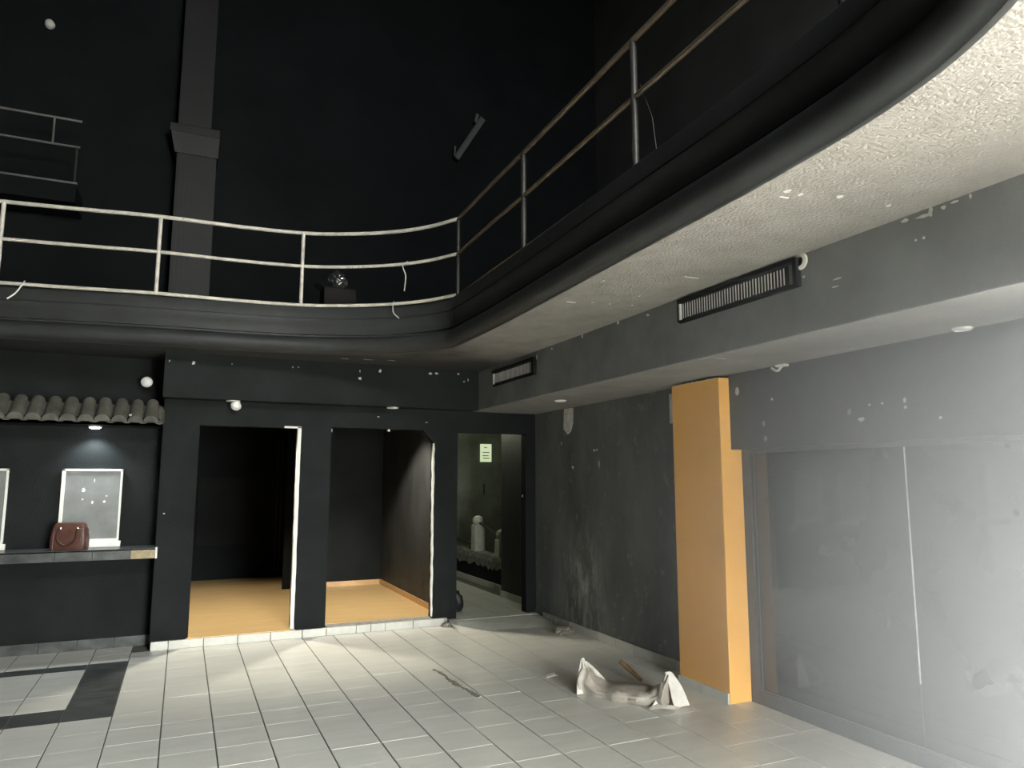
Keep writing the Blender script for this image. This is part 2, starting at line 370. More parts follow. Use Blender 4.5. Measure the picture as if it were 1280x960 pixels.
# chips of missing paint: thin irregular flakes on a wall
def chip(parent, c, axis, w, h, m='chip_white', n=9, t=.003):
    c = Vector(c); pts = []
    if m == 'chip_white': w *= .8; h *= .8
    a, b = {0: (Vector((0, 1, 0)), Vector((0, 0, 1))), 1: (Vector((1, 0, 0)), Vector((0, 0, 1))), 2: (Vector((1, 0, 0)), Vector((0, 1, 0)))}[abs(axis) % 3]
    for k in range(n):
        th = 2 * math.pi * k / n + random.uniform(-.2, .2); r = random.uniform(.55, 1)
        pts.append(c + a * math.cos(th) * w / 2 * r + b * math.sin(th) * h / 2 * r)
    d = Vector((0, 0, 0)); d[abs(axis) % 3] = -t
    MB().prism(pts, d).build('paint_chip', m, parent)
for p, s in (((2.012, YD, 2.37), (.03, .02)), ((2.588, YD, 2.324), (.06, .02)), ((2.137, YD, 2.219), (.055, .045)), ((-.15, YD, 1.315), (.03, .02)), ((3.839, YD, 1.454), (.012, .05)), ((1.49, YD, 2.20), (.012, .08))):
    chip(wall_back, p, 1, *s)

# ------------------------------------------------------------------ beams
beam_b = struct('trim_1', box(-.225, 3.17, YB, 8.62, ZS, ZC + .01), 'black_paint', 'black beam running above the three doorways', 'beam')
for p, s in (((-.183, YB, 2.841), (.02, .03)), ((.039, YB, 2.832), (.05, .06)), ((.405, YB, 2.848), (.02, .02)), ((1.016, YB, 2.854), (.025, .03)), ((1.074, YB, 2.857), (.02, .02)),
             ((1.741, YB, 2.856), (.02, .05)), ((1.744, YB, 2.774), (.05, .06)), ((1.968, YB, 2.87), (.045, .07)), ((2.563, YB, 2.879), (.07, .045)), ((2.642, YB, 2.884), (.075, .04)),
             ((2.91, YB, 2.895), (.04, .04)), ((2.981, YB, 2.808), (.02, .035)), ((3.032, YB, 2.83), (.02, .06))):
    chip(beam_b, p, 1, *s)
beam_r = struct('trim_2', box(3.17, XR + .12, YF, YD, ZS, ZC + .01), 'black_side_lifted', 'long black boxed beam along the right wall with two air grilles', 'beam')
# the lighter underside of the beam
box(3.172, XR + .1, YF, YD, ZS - .006, ZS).build('soffit', 'stucco_fine', beam_r)
box(-.22, 3.172, YB + .002, YD, ZS - .006, ZS).build('soffit', 'black_paint', beam_b)
for p, s in (((3.17, 6.384, 2.875), (.04, .08)), ((3.17, 6.054, 2.902), (.04, .03)), ((3.17, 5.471, 2.92), (.03, .05)), ((3.17, 4.885, 2.925), (.04, .06)), ((3.17, 4.472, 2.898), (.06, .03)),
             ((3.17, 2.303, 2.915), (.06, .03)), ((3.17, 2.203, 2.905), (.12, .03)), ((3.17, 2.169, 2.915), (.03, .09)), ((3.17, 2.103, 2.913), (.04, .03)), ((3.17, 2.05, 2.92), (.05, .02)),
             ((3.17, 1.976, 2.92), (.02, .04)), ((3.17, 2.254, 2.801), (.02, .02)), ((3.17, 2.212, 2.80), (.02, .02)), ((3.17, 2.72, 2.73), (.09, .012)), ((3.17, 2.74, 2.69), (.08, .012)), ((3.17, 2.95, 2.80), (.03, .02))):
    chip(beam_r, p, 0, *s)
for p, s in (((3.2, 3.857, ZS - .006), (.03, .22)), ((3.2, 3.6, ZS - .006), (.03, .05)), ((3.2, 3.392, ZS - .006), (.04, .03)), ((3.303, 3.836, ZS - .006), (.12, .02)), ((3.80, 3.171, ZS - .006), (.1, .12))):
    chip(beam_r, p, 2, *s, m='plaster_grey')

# ------------------------------------------------------------------ right wall, lintel, column, glazing
wall_right = struct('wall_right', box(XR, XR + .14, 4.43, YD + .01, 0, ZS), 'black_paint_patchy', 'worn black wall between the yellow column and the passage', 'wall')
MB().prism([(XR, 7.16, 2.47), (XR, 7.38, 2.47), (XR, 7.40, 2.24), (XR, 7.30, 2.17), (XR, 7.22, 2.20), (XR, 7.17, 2.30)], (-.004, 0, 0)).build('bare_plaster', 'bare_render', wall_right)
box(XR - .005, XR, 5.16, 5.37, 2.16, 2.43).build('bare_plaster', 'bare_render', wall_right)
for y, z, a, b in ((6.713, 1.966, .05, .05), (7.454, 2.077, .02, .06), (6.619, 1.818, .02, .12), (7.192, 1.794, .06, .05), (6.66, 1.97, .02, .05)): chip(wall_right, (XR, y, z), 0, a, b)
bb = struct('baseboard_right', box(XR - .008, XR, 5.05, YD, 0, .085), 'grout', 'pale skirting tiles along the foot of the worn black wall', 'baseboard')
for k in range(9):
    y = 5.05 + .32 * k
    box(XR - .02, XR - .007, y + .004, min(y + .316, 8.14), 0, .09).build('skirting_tile', 'skirting_tile' if y < 7 else 'plaster_grey', bb)
colm = struct('wall_column', box(3.79, XR + .05, 4.43, 5.03, 0, ZS - .03), 'ochre_paint', 'ochre yellow square column standing against the right wall', 'column', bevel=.006)
for k in range(2): box(3.776, 3.792, 4.44 + .3 * k, 4.735 + .3 * k, 0, .075).build('skirting_tile', 'skirting_tile', colm)
for y, z in ((4.9, 2.445), (4.807, 2.445), (4.75, 2.446), (4.683, 2.447), (4.554, 2.447), (4.47, 2.445)): chip(colm, (3.79, y, z), 0, .035, .02)
lintel = struct('trim_3', box(3.89, XR + .12, 1.5, 4.43, 1.885, ZS - .004), 'black_lintel', 'black lintel above the dark glazing right of the yellow column', 'lintel')
for p, s in (((3.89, 4.332, 2.328), (.07, .11)), ((3.89, 3.976, 2.235), (.03, .03)), ((3.89, 3.31, 2.084), (.04, .06)), ((3.89, 3.158, 2.116), (.03, .02)), ((3.89, 3.066, 2.118), (.03, .02)), ((3.89, 2.914, 2.122), (.03, .05)),
             ((3.89, 2.912, 2.079), (.03, .03)), ((3.89, 4.067, 2.06), (.04, .05)), ((3.89, 4.058, 1.953), (.04, .05)), ((3.89, 3.223, 2.031), (.08, .05)), ((3.89, 2.7, 2.0), (.03, .03))):
    chip(lintel, p, 0, *s, m='chip_white' if s[0] > .06 or s[0] < .035 else 'plaster_grey')
glz = tag(empty('window_3', (XR, 3.0, 0)), 'dark reflecting glass partition right of the yellow column', 'window', kind='structure')
for a, b in ((3.045, 4.36), (1.56, 3.033)): box(XR, XR + .012, a, b, .10, 1.885).build('pane', 'dark_glass', glz)
box(XR - .03, XR + .05, 4.35, 4.428, 0, 1.885).build('frame_post', 'frame_grey', glz)
box(XR - .012, XR + .02, 4.325, 4.35, .1, 1.885).build('frame_bead', 'frame_grey', glz)
box(XR - .03, XR + .05, 1.5, 4.35, 0, .085).build('frame_sill', 'frame_grey', glz, bevel=.004)
box(XR - .014, XR + .02, 1.5, 4.35, .085, .105).build('frame_bead', 'frame_grey', glz)
box(XR - .03, XR + .05, 1.5, 4.35, 1.855, 1.885).build('frame_head', 'frame_grey', glz)
box(XR - .03, XR + .05, 1.5, 1.56, 0, 1.885).build('frame_post', 'frame_grey', glz)
box(XR - .002, XR + .012, 3.033, 3.045, .1, 1.885).build('joint', 'frame_grey', glz)
ragged_strip(XR - .004, XR, 3.034, 3.043, .46, 1.85, 40, .0005).build('joint_sealant', 'sealant', glz)
struct('wall_behind_glass', box(XR + .05, XR + .14, 1.5, 4.43, 0, 1.9), 'black_upper', 'black backing behind the dark glass', 'wall')
# right wall around the entrance and the other walls of the hall
struct('wall_right_front', box(XR, XR + .14, OPEN_Y1, 1.5, 0, ZS).box(XR, XR + .14, OPEN_Y0, OPEN_Y1, OPEN_Z, ZS).box(XR, XR + .14, YF, OPEN_Y0, 0, ZS), 'black_paint', 'black wall around the open entrance', 'wall')
struct('wall_front', box(XL, FRONT_X0, YF - .15, YF, 0, OPEN_Z).box(FRONT_X1, XU, YF - .15, YF, 0, OPEN_Z).box(XL, XU, YF - .15, YF, OPEN_Z, ADDED_UPPER[2]).box(XL, XU, YF - .15, YF, ADDED_UPPER[3], ZT).box(XL, ADDED_UPPER[0], YF - .15, YF, ADDED_UPPER[2], ADDED_UPPER[3]).box(ADDED_UPPER[1], XU, YF - .15, YF, ADDED_UPPER[2], ADDED_UPPER[3]), 'black_upper', 'black front wall around the added openings behind the camera', 'wall')
struct('wall_left', box(XL - .15, XL, YF, YU, 0, ZT), 'black_upper', 'black left wall of the hall', 'wall')
struct('wall_upper_back', box(XL, XU, YU, YU + .15, ZF - .1, ZT), 'black_upper', 'near black upper back wall above the balcony', 'wall')
struct('wall_upper_right', box(XU, XU + .15, YF, YU, ZC, ZT), 'upper_veil_grey', 'near black upper right wall above the balcony', 'wall')
struct('ceiling', box(XL, XU, YF, YU, ZT, ZT + .15), 'black_upper', 'black ceiling high above the hall', 'ceiling')
struct('ground', box(XR + .14, 30, -22, 16, -.2, -.03).box(-20, XR + .14, -22, YF - .15, -.2, -.03), 'concrete', 'pale concrete pavement outside the entrance', 'pavement')

# ------------------------------------------------------------------ balcony slab with its moulded edge
edgeA = [(-4.3, 7.2), (-3.9, 7.75), (-3.0, 7.93), (-1.62, 7.80), (-.95, 7.70), (-.32, 7.62), (.45, 7.56), (1.02, 7.48), (1.45, 7.34), (1.88, 7.09), (2.16, 6.80), (2.315, 6.53)]
edgeB = [(2.315, 6.53), (2.32, 5.6), (2.30, 4.8), (2.27, 4.0), (2.24, 3.2), (2.22, 2.6), (2.19, 2.1), (2.14, 1.65), (2.04, 1.28), (1.85, .95), (1.5, .6), (1.0, .25), (.2, -.1), (-1.2, -.35), (-2.8, -.2), (-3.9, .5), (-4.35, 1.7), (-4.45, 4.0), (-4.4, 6.0), (-4.3, 7.2)]
A = [Vector((p[0], p[1], 0)) for p in edgeA]; B = [Vector((p[0], p[1], 0)) for p in edgeB]
pathA = crom(A, 6); pathB = crom(B, 6)
loop = pathA[:-1] + pathB[:-1]
bm = bmesh.new()
def offs(d):
    o = []
    for i in range(len(loop)):
        a, b, c = loop[i - 1], loop[i], loop[(i + 1) % len(loop)]
        t = ((b - a).normalized() + (c - b).normalized()).normalized(); o.append(b - Vector((t.y, -t.x, 0)) * d)
    return o
vi = [bm.verts.new((p.x, p.y, 0)) for p in offs(.045)]
vo = [bm.verts.new(p) for p in ((XL, YF, 0), (XU, YF, 0), (XU, YU + .1, 0), (XL, YU + .1, 0))]
es = [bm.edges.new((vi[i], vi[(i + 1) % len(vi)])) for i in range(len(vi))] + [bm.edges.new((vo[i], vo[(i + 1) % 4])) for i in range(4)]
r = bmesh.ops.triangle_fill(bm, use_beauty=True, use_dissolve=False, edges=es)
ext = bmesh.ops.extrude_face_region(bm, geom=bm.faces[:])
top = [g for g in ext['geom'] if isinstance(g, bmesh.types.BMVert)]
bmesh.ops.translate(bm, verts=top, vec=(0, 0, ZF - .02 - ZC))
bmesh.ops.translate(bm, verts=bm.verts[:], vec=(0, 0, ZC))
bmesh.ops.recalc_face_normals(bm, faces=bm.faces)
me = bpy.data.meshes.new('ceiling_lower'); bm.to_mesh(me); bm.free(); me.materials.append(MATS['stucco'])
balc = bpy.data.objects.new('ceiling_lower', me); col.objects.link(balc)
tag(balc, 'rough stuccoed underside of the curved balcony', 'ceiling', kind='structure')
# moulded fascia swept around the opening: (outward offset towards the void, z)
PROF = [(-.035, ZC + .004), (-.02, ZC - .003), (.002, ZC - .002)]
PROF += [(.012 + .075 * math.sin(math.pi * k / 10), ZC + .088 - .08 * math.cos(math.pi * k / 10)) for k in range(11)]      # torus
PROF += [(-.012, ZC + .176), (-.012, ZC + .196), (.004, ZC + .198), (.012, ZC + .24), (.026, ZC + .29), (.048, ZC + .325), (.048, ZC + .345), (.026, ZC + .347), (.026, ZC + .362), (.034, ZC + .364),
         (.034, ZF - .012), (.026, ZF), (-.14, ZF), (-.14, ZC + .3)]
n = len(loop); rings = []
for i in range(n):
    a, b, c = loop[i - 1], loop[i], loop[(i + 1) % n]
    t = ((b - a).normalized() + (c - b).normalized()).normalized()
    nin = Vector((t.y, -t.x, 0))           # clockwise loop: void lies to the right
    rings.append([b + nin * (o - .02) + Vector((0, 0, z)) for o, z in PROF])
rings.append(rings[0])
fas = MB().loft(rings, True, False).build('fascia_moulding', 'fascia_black', balc, smooth=True)
for p, s in (((2.50, 4.483, ZC), (.14, .03)), ((2.42, 3.9, ZC), (.03, .06)), ((2.653, 4.422, ZC), (.03, .03)), ((2.79, 4.412, ZC), (.03, .03)), ((2.968, 4.385, ZC), (.03, .03)), ((2.857, 4.129, ZC), (.02, .04)),
             ((2.40, 2.30, ZC), (.05, .05)), ((2.48, 2.304, ZC), (.03, .04)), ((2.668, 2.249, ZC), (.05, .05)), ((2.961, 2.231, ZC), (.03, .04)), ((2.44, 2.36, ZC), (.09, .015)), ((2.9, 3.6, ZC), (.16, .015))):
    chip(balc, p, 2, *s)
for x, y in ((1.75, 7.6), (2.0, 7.55), (1.5, 7.65)): chip(balc, (x, y, ZC), 2, .12, .03, 'plaster_grey')

# ------------------------------------------------------------------ balcony railing
rail = tag(empty('balcony_railing', (-.33, 7.57, ZF)), 'long pale pipe railing curving along the lower balcony edge', 'railing')
ra = [(-3.9, 7.8), (-3.0, 7.88), (-1.64, 7.74), (-.98, 7.66), (-.33, 7.57), (.4, 7.55), (1.01, 7.48), (1.45, 7.31), (1.85, 7.06), (2.14, 6.76), (2.335, 6.42)]
rbp = [(2.335, 6.42), (2.31, 5.6), (2.30, 4.85), (2.28, 4.0), (2.26, 3.27), (2.245, 2.6), (2.22, 1.95), (2.1, 1.3), (1.85, .9), (1.4, .5)]
PA = crom([Vector((x, y, 0)) for x, y in ra], 5); PBp = crom([Vector((x, y, 0)) for x, y in rbp], 5)
rp_ = PA[:-1] + PBp
def at(z): return [p + Vector((0, 0, z)) for p in rp_]
for z, nm, r_ in ((4.2, 'top_rail', .019), (3.845, 'middle_rail', .017)):
    MB().tube([p + Vector((0, 0, z)) for p in PA], r_, 10).build(nm, 'rail_metal', rail, smooth=True)
    MB().tube([p + Vector((0, 0, z)) for p in PBp], r_ * .9, 10).build(nm, 'rail_shaded', rail, smooth=True)
MB().tube([p + Vector((0, 0, ZF + .013)) for p in PA], .017, 10).build('bottom_rail', 'rail_metal', rail, smooth=True)
MB().tube([p + Vector((0, 0, ZF + .006)) for p in PBp], .008, 8).build('bottom_rail', 'rail_shaded', rail, smooth=True)
for x, y in ((-3.0, 7.88), (-1.64, 7.74), (-.33, 7.57), (1.01, 7.48), (2.335, 6.42), (2.30, 4.85), (2.26, 3.27), (2.20, 1.78)):
    MB().tube([(x, y, ZF), (x, y, 3.84), (x, y, 4.2)], .019 if y > 5 else .022, 10).build('post', 'rail_metal' if y > 7 else 'rail_dark', rail, smooth=True)  # posts past the curve take a darker metal to imitate shade
MB().tube([(2.27, 3.22, 3.9), (2.275, 3.12, 3.65), (2.27, 3.08, 3.42)], .003, 6).build('tie_wire', 'rail_dark', rail)
def string(name, pts, r, label, m='string'):
    tag(MB().tube(crom(pts, 5), r, 6).build(name, m, smooth=True), label, 'string')
string('hanging_string', [(1.98, 6.95, 3.87), (1.94, 6.93, 3.83), (1.92, 6.92, 3.80), (1.955, 6.93, 3.72), (1.955, 6.93, 3.66), (1.945, 6.93, 3.55)], .006, 'knotted strip of rag hanging from the middle rail by the curve')
string('loose_twine', [(1.85, 6.97, 3.44), (1.835, 6.94, 3.40), (1.84, 6.94, 3.32), (1.90, 6.94, 3.265)], .005, 'short cord dangling from the balcony edge near the curve')
string('hanging_cable', [(-1.41, 7.66, 3.45), (-1.42, 7.61, 3.40), (-1.46, 7.6, 3.32), (-1.52, 7.6, 3.26)], .007, 'white cable end dangling from the straight part of the balcony edge', 'plaster_white')

# ------------------------------------------------------------------ upper level: pilaster, gallery, fittings
pil = tag(empty('trim_4', (-.08, 10.45, ZF)), 'tall dark pilaster with a stepped capital on the upper back wall', 'pilaster', kind='structure')
mat('pilaster_black', (.0105, .011, .011), rough=.6, var=.25, vscale=3)
box(-.32, .10, 10.42, YU, 6.5, ZT).build('upper_shaft', 'pilaster_black', pil)
box(-.31, .19, 10.42, YU, ZF - .02, 6.2).build('shaft', 'pilaster_black', pil)
for k in range(8): box(-.285 + .058 * k, -.255 + .058 * k, 10.405, 10.425, ZF, 6.1).build('reeding', 'pilaster_black', pil)
box(-.42, .22, 10.36, YU, 6.38, 6.50).build('abacus', 'pilaster_black', pil, bevel=.01)
MB().loft([[(-.34, 10.40, 6.1), (.21, 10.40, 6.1), (.21, YU, 6.1), (-.34, YU, 6.1)], [(-.40, 10.37, 6.38), (.215, 10.37, 6.38), (.215, YU, 6.38), (-.40, YU, 6.38)]]).build('capital', 'pilaster_black', pil)
gal = struct('trim_5', box(XL, -1.42, 10.15, YU, 5.1, 5.34), 'black_upper', 'dark slab of the small upper gallery at far left', 'gallery')
gr = tag(empty('gallery_railing', (-2.2, 10.2, 5.34)), 'thin grey railing of the small gallery high on the dark wall', 'railing')
mat('rail_grey', (.16, .155, .145), rough=.5, metal=.3)
for z, nm, r_ in ((6.2, 'top_rail', .016), (5.85, 'middle_rail', .015), (5.365, 'bottom_rail', .02)): MB().tube([(-4.8, 10.2, z), (-1.42, 10.2, z)], r_, 8).build(nm, 'rail_grey', gr, smooth=True)
MB().tube([(-1.72, 10.2, 5.85), (-1.72, 10.2, 6.2)], .012, 8).build('post', 'rail_grey', gr)
MB().tube([(-1.45, 10.2, 5.34), (-1.45, 10.2, 5.86)], .012, 8).build('post', 'rail_dark', gr)
for x in (-2.7, -3.9): MB().tube([(x, 10.2, 5.34), (x, 10.2, 6.2)], .012, 8).build('post', 'rail_grey', gr)
bl = tag(empty('wall_lamp_holder', (-1.97, YU, 7.75)), 'white bulb holder high on the dark wall above the gallery', 'lamp')
MB().lathe([(.05, 0), (.05, .02), (.03, .03)], (-1.975, YU, 7.78), (0, -1, 0)).build('base', 'plaster_white', bl, smooth=True)
MB().lathe([(.03, -.01), (.055, .02), (.06, .05), (.04, .09), (.005, .11)], (-1.96, YU - .03, 7.75), (.1, -.8, -.6)).build('bulb', 'plaster_white', bl, smooth=True)
ft = tag(empty('batten_light', (4.05, YU, 7.3)), 'tilted fluorescent batten hanging loose on the upper wall', 'lamp')
mat('batten_grey', (.085, .085, .082), rough=.5)
d = Vector((.46, 0, .78)).normalized(); px = Vector((d.z, 0, -d.x)); a = Vector((3.84, 10.66, 6.92)); b_ = a + d * .92
MB().prism([a - px * .04, a + px * .04, b_ + px * .04, b_ - px * .04], (0, .05, 0)).build('channel', 'batten_grey', ft)
MB().tube([a - px * .045 + Vector((0, -.01, 0)), b_ - px * .045 + Vector((0, -.01, 0))], .014, 8).build('tube', 'batten_grey', ft)
MB().prism([b_ - px * .05 - d * .15, b_ - px * .09 - d * .0 , b_ - px * .15 + d * .0, b_ - px * .10 - d * .15], (0, .04, 0)).build('end_bracket', 'batten_grey', ft)
MB().prism([a - px * .04, a - px * .06 + d * .0, a - px * .14 + d * .15, a - px * .12 + d * .17], (0, .03, 0)).build('end_bracket', 'batten_grey', ft)
for q in (.15, .75): c_ = a + d * q; box(c_.x - .02, c_.x + .02, 10.7, YU, c_.z - .02, c_.z + .02).build('mounting_bracket', 'batten_grey', ft)
# foil bundle on a box behind the rail
bx = tag(empty('cardboard_box', (1.42, 8.3, ZF)), 'dark brown cardboard box standing behind the balcony rail', 'box')
box(1.36, 1.72, 8.18, 8.5, ZF - .02, 3.84).build('carton', 'cardboard', bx)
MB().prism([(1.36, 8.18, 3.84), (1.36, 8.44, 3.84), (1.27, 8.42, 3.89), (1.28, 8.2, 3.90)], (0, 0, .006)).build('flap', 'cardboard', bx)
bm = bmesh.new(); bmesh.ops.create_icosphere(bm, subdivisions=4, radius=.105)
for v in bm.verts:
    q = noise.noise(v.co * 22) * .022 + noise.noise(v.co * 9) * .03 + abs(noise.noise(v.co * 40)) * .008
    v.co *= 1 + q / .105; v.co.z *= 1.05
me = bpy.data.meshes.new('foil_bundle'); bm.to_mesh(me); bm.free(); me.materials.append(MATS['foil'])
fo = bpy.data.objects.new('foil_bundle', me); col.objects.link(fo); fo.location = (1.53, 8.30, 3.842 - min(v.co.z for v in me.vertices))
tag(fo, 'crumpled bundle of shiny silver foil behind the balcony rail', 'foil')

# ------------------------------------------------------------------ bar: wall, ledge, windows, canopy
wbar = struct('wall_back_left', box(XL, -.2, 8.42, 8.56, 0, 2.3), 'black_paint', 'black wall of the bar with two framed windows', 'wall')
wbu = struct('wall_upper_left', box(XL, -.2, 8.56, 8.70, 2.1, ZC + .01), 'black_paint', 'black wall above the tiled canopy of the bar', 'wall')
bbl = struct('baseboard_left', box(XL, -.21, 8.41, 8.42, 0, .095), 'grout', 'dark granite skirting tiles along the foot of the bar', 'baseboard')
for k in range(12): box(-.53 - .32 * k + .003, -.21 - .32 * k - .003, 8.396, 8.411, 0, .1).build('skirting_tile', 'tile_granite', bbl, bevel=.0015)
led = tag(empty('bar_ledge', (-1.5, 8.2, .98)), 'dark granite bar ledge below the framed windows', 'bar ledge')
box(XL, -.20, 8.064, 8.419, .89, .972).build('core', 'black_paint', led)
e = [-5.2 + .0, -4.3, -3.9, -3.45, -2.95, -2.45, -1.95, -1.52, -1.052, -.744, -.42]
for a, b in zip(e[:-1], e[1:]):
    box(a + .002, b - .002, 8.05, 8.065, .888, .982).build('edge_tile', 'tile_granite', led)
    box(a + .002, b - .002, 8.05, 8.418, .972, .986).build('top_tile', 'tile_granite', led)
box(-.418, -.205, 8.05, 8.065, .888, .982).build('end_tile', 'tan_stone', led)['label'] = 'tan polished stone end piece'
box(-.418, -.205, 8.05, 8.418, .972, .986).build('top_tile', 'tile_granite', led)
box(-.205, -.188, 8.045, 8.14, .885, .99).build('end_cap', 'plaster_white', led, bevel=.004)['label'] = 'white end cap of the ledge'
def bar_window(name, x0, x1, label):
    wn = tag(empty(name, ((x0 + x1) / 2, 8.41, .99)), label, 'window', kind='structure')
    z0, z1 = .992, 1.76
    box(x0 + .02, x1 - .02, 8.400, 8.408, z0 + .02, z1 - .02).build('pane', 'painted_pane', wn)
    box(x0, x0 + .032, 8.385, 8.42, z0, z1).build('frame_stile', 'window_frame', wn, bevel=.003)
    box(x1 - .02, x1, 8.385, 8.42, z0, z1).build('frame_stile', 'window_frame', wn, bevel=.003)
    box(x0, x1, 8.385, 8.42, z1 - .022, z1).build('frame_head', 'window_frame', wn, bevel=.003)
    box(x0, x1, 8.38, 8.42, z0 + .05, z0 + .075).build('frame_rail', 'window_frame', wn, bevel=.003)
    box(x0, x1 + .02, 8.37, 8.42, z0 - .005, z0 + .05).build('frame_sill', 'vent_white', wn, bevel=.003)
    return wn
w1 = bar_window('window_1', -1.09, -.555, 'white framed service window with grey pane behind the brown handbag')
w2 = bar_window('window_2', -2.08, -1.53, 'white framed service window beyond the one behind the handbag')
for x, z, a, b in ((-.896, 1.547, .05, .075), (-.897, 1.46, .028, .03), (-.805, 1.642, .012, .045), (-.689, 1.49, .02, .02), (-.811, 1.428, .03, .04), (-.707, 1.435, .03, .03)):
    chip(w1, (x, 8.40, z), 1, a, b, 'chip_white' if a > .045 or a < .029 and a > .025 else 'vent_white', t=.002)
can = tag(empty('tiled_canopy', (-1.6, 8.2, 2.2)), 'small canopy of curved dark roof tiles above the bar', 'canopy')
box(XL, -.235, 8.03, 8.56, 2.185, 2.215).build('soffit_board', 'black_paint', can)
box(XL, -.235, 8.03, 8.06, 2.185, 2.26).build('fascia_board', 'black_paint', can)
MB().prism([(XL, 8.06, 2.215), (XL, 8.56, 2.215), (XL, 8.56, 2.42), (XL, 8.24, 2.42)], (-XL - .24, 0, 0)).build('deck', 'black_paint', can)
def roof_tile(cx):
    mb = MB(); k = 9; r0, r1, t = .068, .056, .012
    def ring(y, z, r):
        o = [(cx + r * math.cos(math.pi * i / k), y, z + r * .95 * math.sin(math.pi * i / k)) for i in range(k + 1)]
        return o
    return mb.loft([ring(7.98, 2.215, r0), ring(8.09, 2.315, (r0 + r1) / 2), ring(8.20, 2.415, r1)])
def pan_tile(cx):
    mb = MB(); k = 6; r = .05
    def ring(y, z):
        o = [(cx + r * math.cos(math.pi + math.pi * i / k), y, z + .045 + r * .7 * math.sin(math.pi + math.pi * i / k)) for i in range(k + 1)]
        return o + [(x, y, z_ - .01) for x, y, z_ in reversed(o)]
    return mb.loft([ring(8.0, 2.20), ring(8.21, 2.39)])
for k in range(22):
    cx = -.315 - .142 * k
    o = roof_tile(0).build('roof_tile', 'clay_tile', can, smooth=True)
    o.location.x = cx + random.uniform(-.004, .004); o.location.z = random.uniform(-.004, .006); o.location.y = random.uniform(-.012, .008); 
    pan_tile(cx + .071).build('pan_tile', 'clay_tile', can, smooth=True)
chip(can, (-.50, 7.975, 2.285), 1, .04, .03, 'plaster_grey')
# lamp in the canopy soffit
bln = tag(empty('canopy_downlight', (-.825, 8.29, 2.185)), 'round lit downlight under the tiled canopy', 'lamp')
MB().lathe([(.062, 0), (.062, -.012), (.05, -.016), (.05, -.002)], (-.825, 8.29, 2.186), seg=24).build('rim', 'lamp_white', bln, smooth=True)
MB().lathe([(.05, 0), (.05, -.008), (.03, -.018), (.004, -.021)], (-.825, 8.29, 2.176), seg=24).build('lens', 'lamp_glow', bln, smooth=True)
ld = bpy.data.lights.new('canopy_downlight_light', 'SPOT'); ld.energy = 34; ld.spot_size = R(124); ld.spot_blend = .6; ld.shadow_soft_size = .05; ld.color = (.85, .94, 1.0)
lo = bpy.data.objects.new('canopy_downlight_light', ld); col.objects.link(lo); lo.location = (-.825, 8.29, 2.15)
lo.parent = bln; lo.matrix_parent_inverse = bln.matrix_basis.inverted()
# bulb in the recess above the canopy
rb = tag(empty('recess_spotlight', (-.385, 8.5, 2.67)), 'small silver spotlight in the dark recess above the canopy end', 'lamp')
MB().lathe([(.03, 0), (.045, -.03), (.06, -.09), (.06, -.10)], (-.385, 8.50, 2.68), (.1, 1, .1), seg=18).build('housing', 'chrome', rb, smooth=True)
MB().lathe([(.054, -.10), (.045, -.115), (.02, -.125), (.003, -.127)], (-.385, 8.50, 2.68), (.1, 1, .1), seg=18).build('lens', 'lamp_white', rb, smooth=True)
MB().tube([(-.385, 8.50, 2.68), (-.385, 8.56, 2.69)], .015, 8).build('bracket', 'chrome', rb)
# broken fitting and recessed fitting under the beam
bf = tag(empty('broken_downlight', (.47, 8.05, ZS)), 'broken white downlight hanging below the beam above the first doorway', 'lamp')
MB().lathe([(.07, 0), (.07, -.01), (.045, -.012), (.045, 0)], (.44, 8.04, ZS - .006), seg=18).build('rim', 'lamp_white', bf, smooth=True)
MB().lathe([(.02, .03), (.05, .0), (.055, -.03), (.035, -.06), (.004, -.07)], (.475, 8.03, ZS - .04), (.35, -.2, 1), seg=16).build('lamp', 'lamp_white', bf, smooth=True)
MB().tube([(.46, 8.04, ZS), (.47, 8.035, ZS - .02)], .01, 6).build('wire', 'plaster_grey', bf)
def recessed(x, y, label, r=.07):
    t = tag(empty('recessed_downlight', (x, y, ZS - .006)), label, 'lamp', 'unlit recessed downlights under the beams')
    MB().lathe([(r, 0), (r, -.008), (r * .8, -.014), (r * .78, -.004)], (x, y, ZS - .006), seg=24).build('rim', 'lamp_white', t, smooth=True)
    MB().lathe([(r * .78, 0), (r * .78, -.005), (r * .4, -.009), (.003, -.01)], (x, y, ZS - .006), seg=24).build('lens', 'lamp_white', t, smooth=True)
recessed(2.15, 8.04, 'unlit round downlight under the beam above the second doorway')
recessed(3.55, 6.60, 'unlit round downlight under the side beam near the worn black wall', .06)
recessed(3.84, 2.50, 'unlit round downlight under the side beam above the dark glazing', .05)
cl = tag(empty('hook_bracket', (3.89, 3.88, 2.44)), 'bent white hook fixed where the lintel meets the side beam', 'hook')
MB().tube(crom([(3.885, 3.95, 2.455), (3.86, 3.93, 2.455), (3.86, 3.88, 2.43), (3.87, 3.84, 2.462)], 4), .009, 8).build('hook', 'plaster_white', cl, smooth=True)
box(3.84, 3.89, 3.80, 3.88, 2.455, 2.47).build('plate', 'plaster_white', cl)

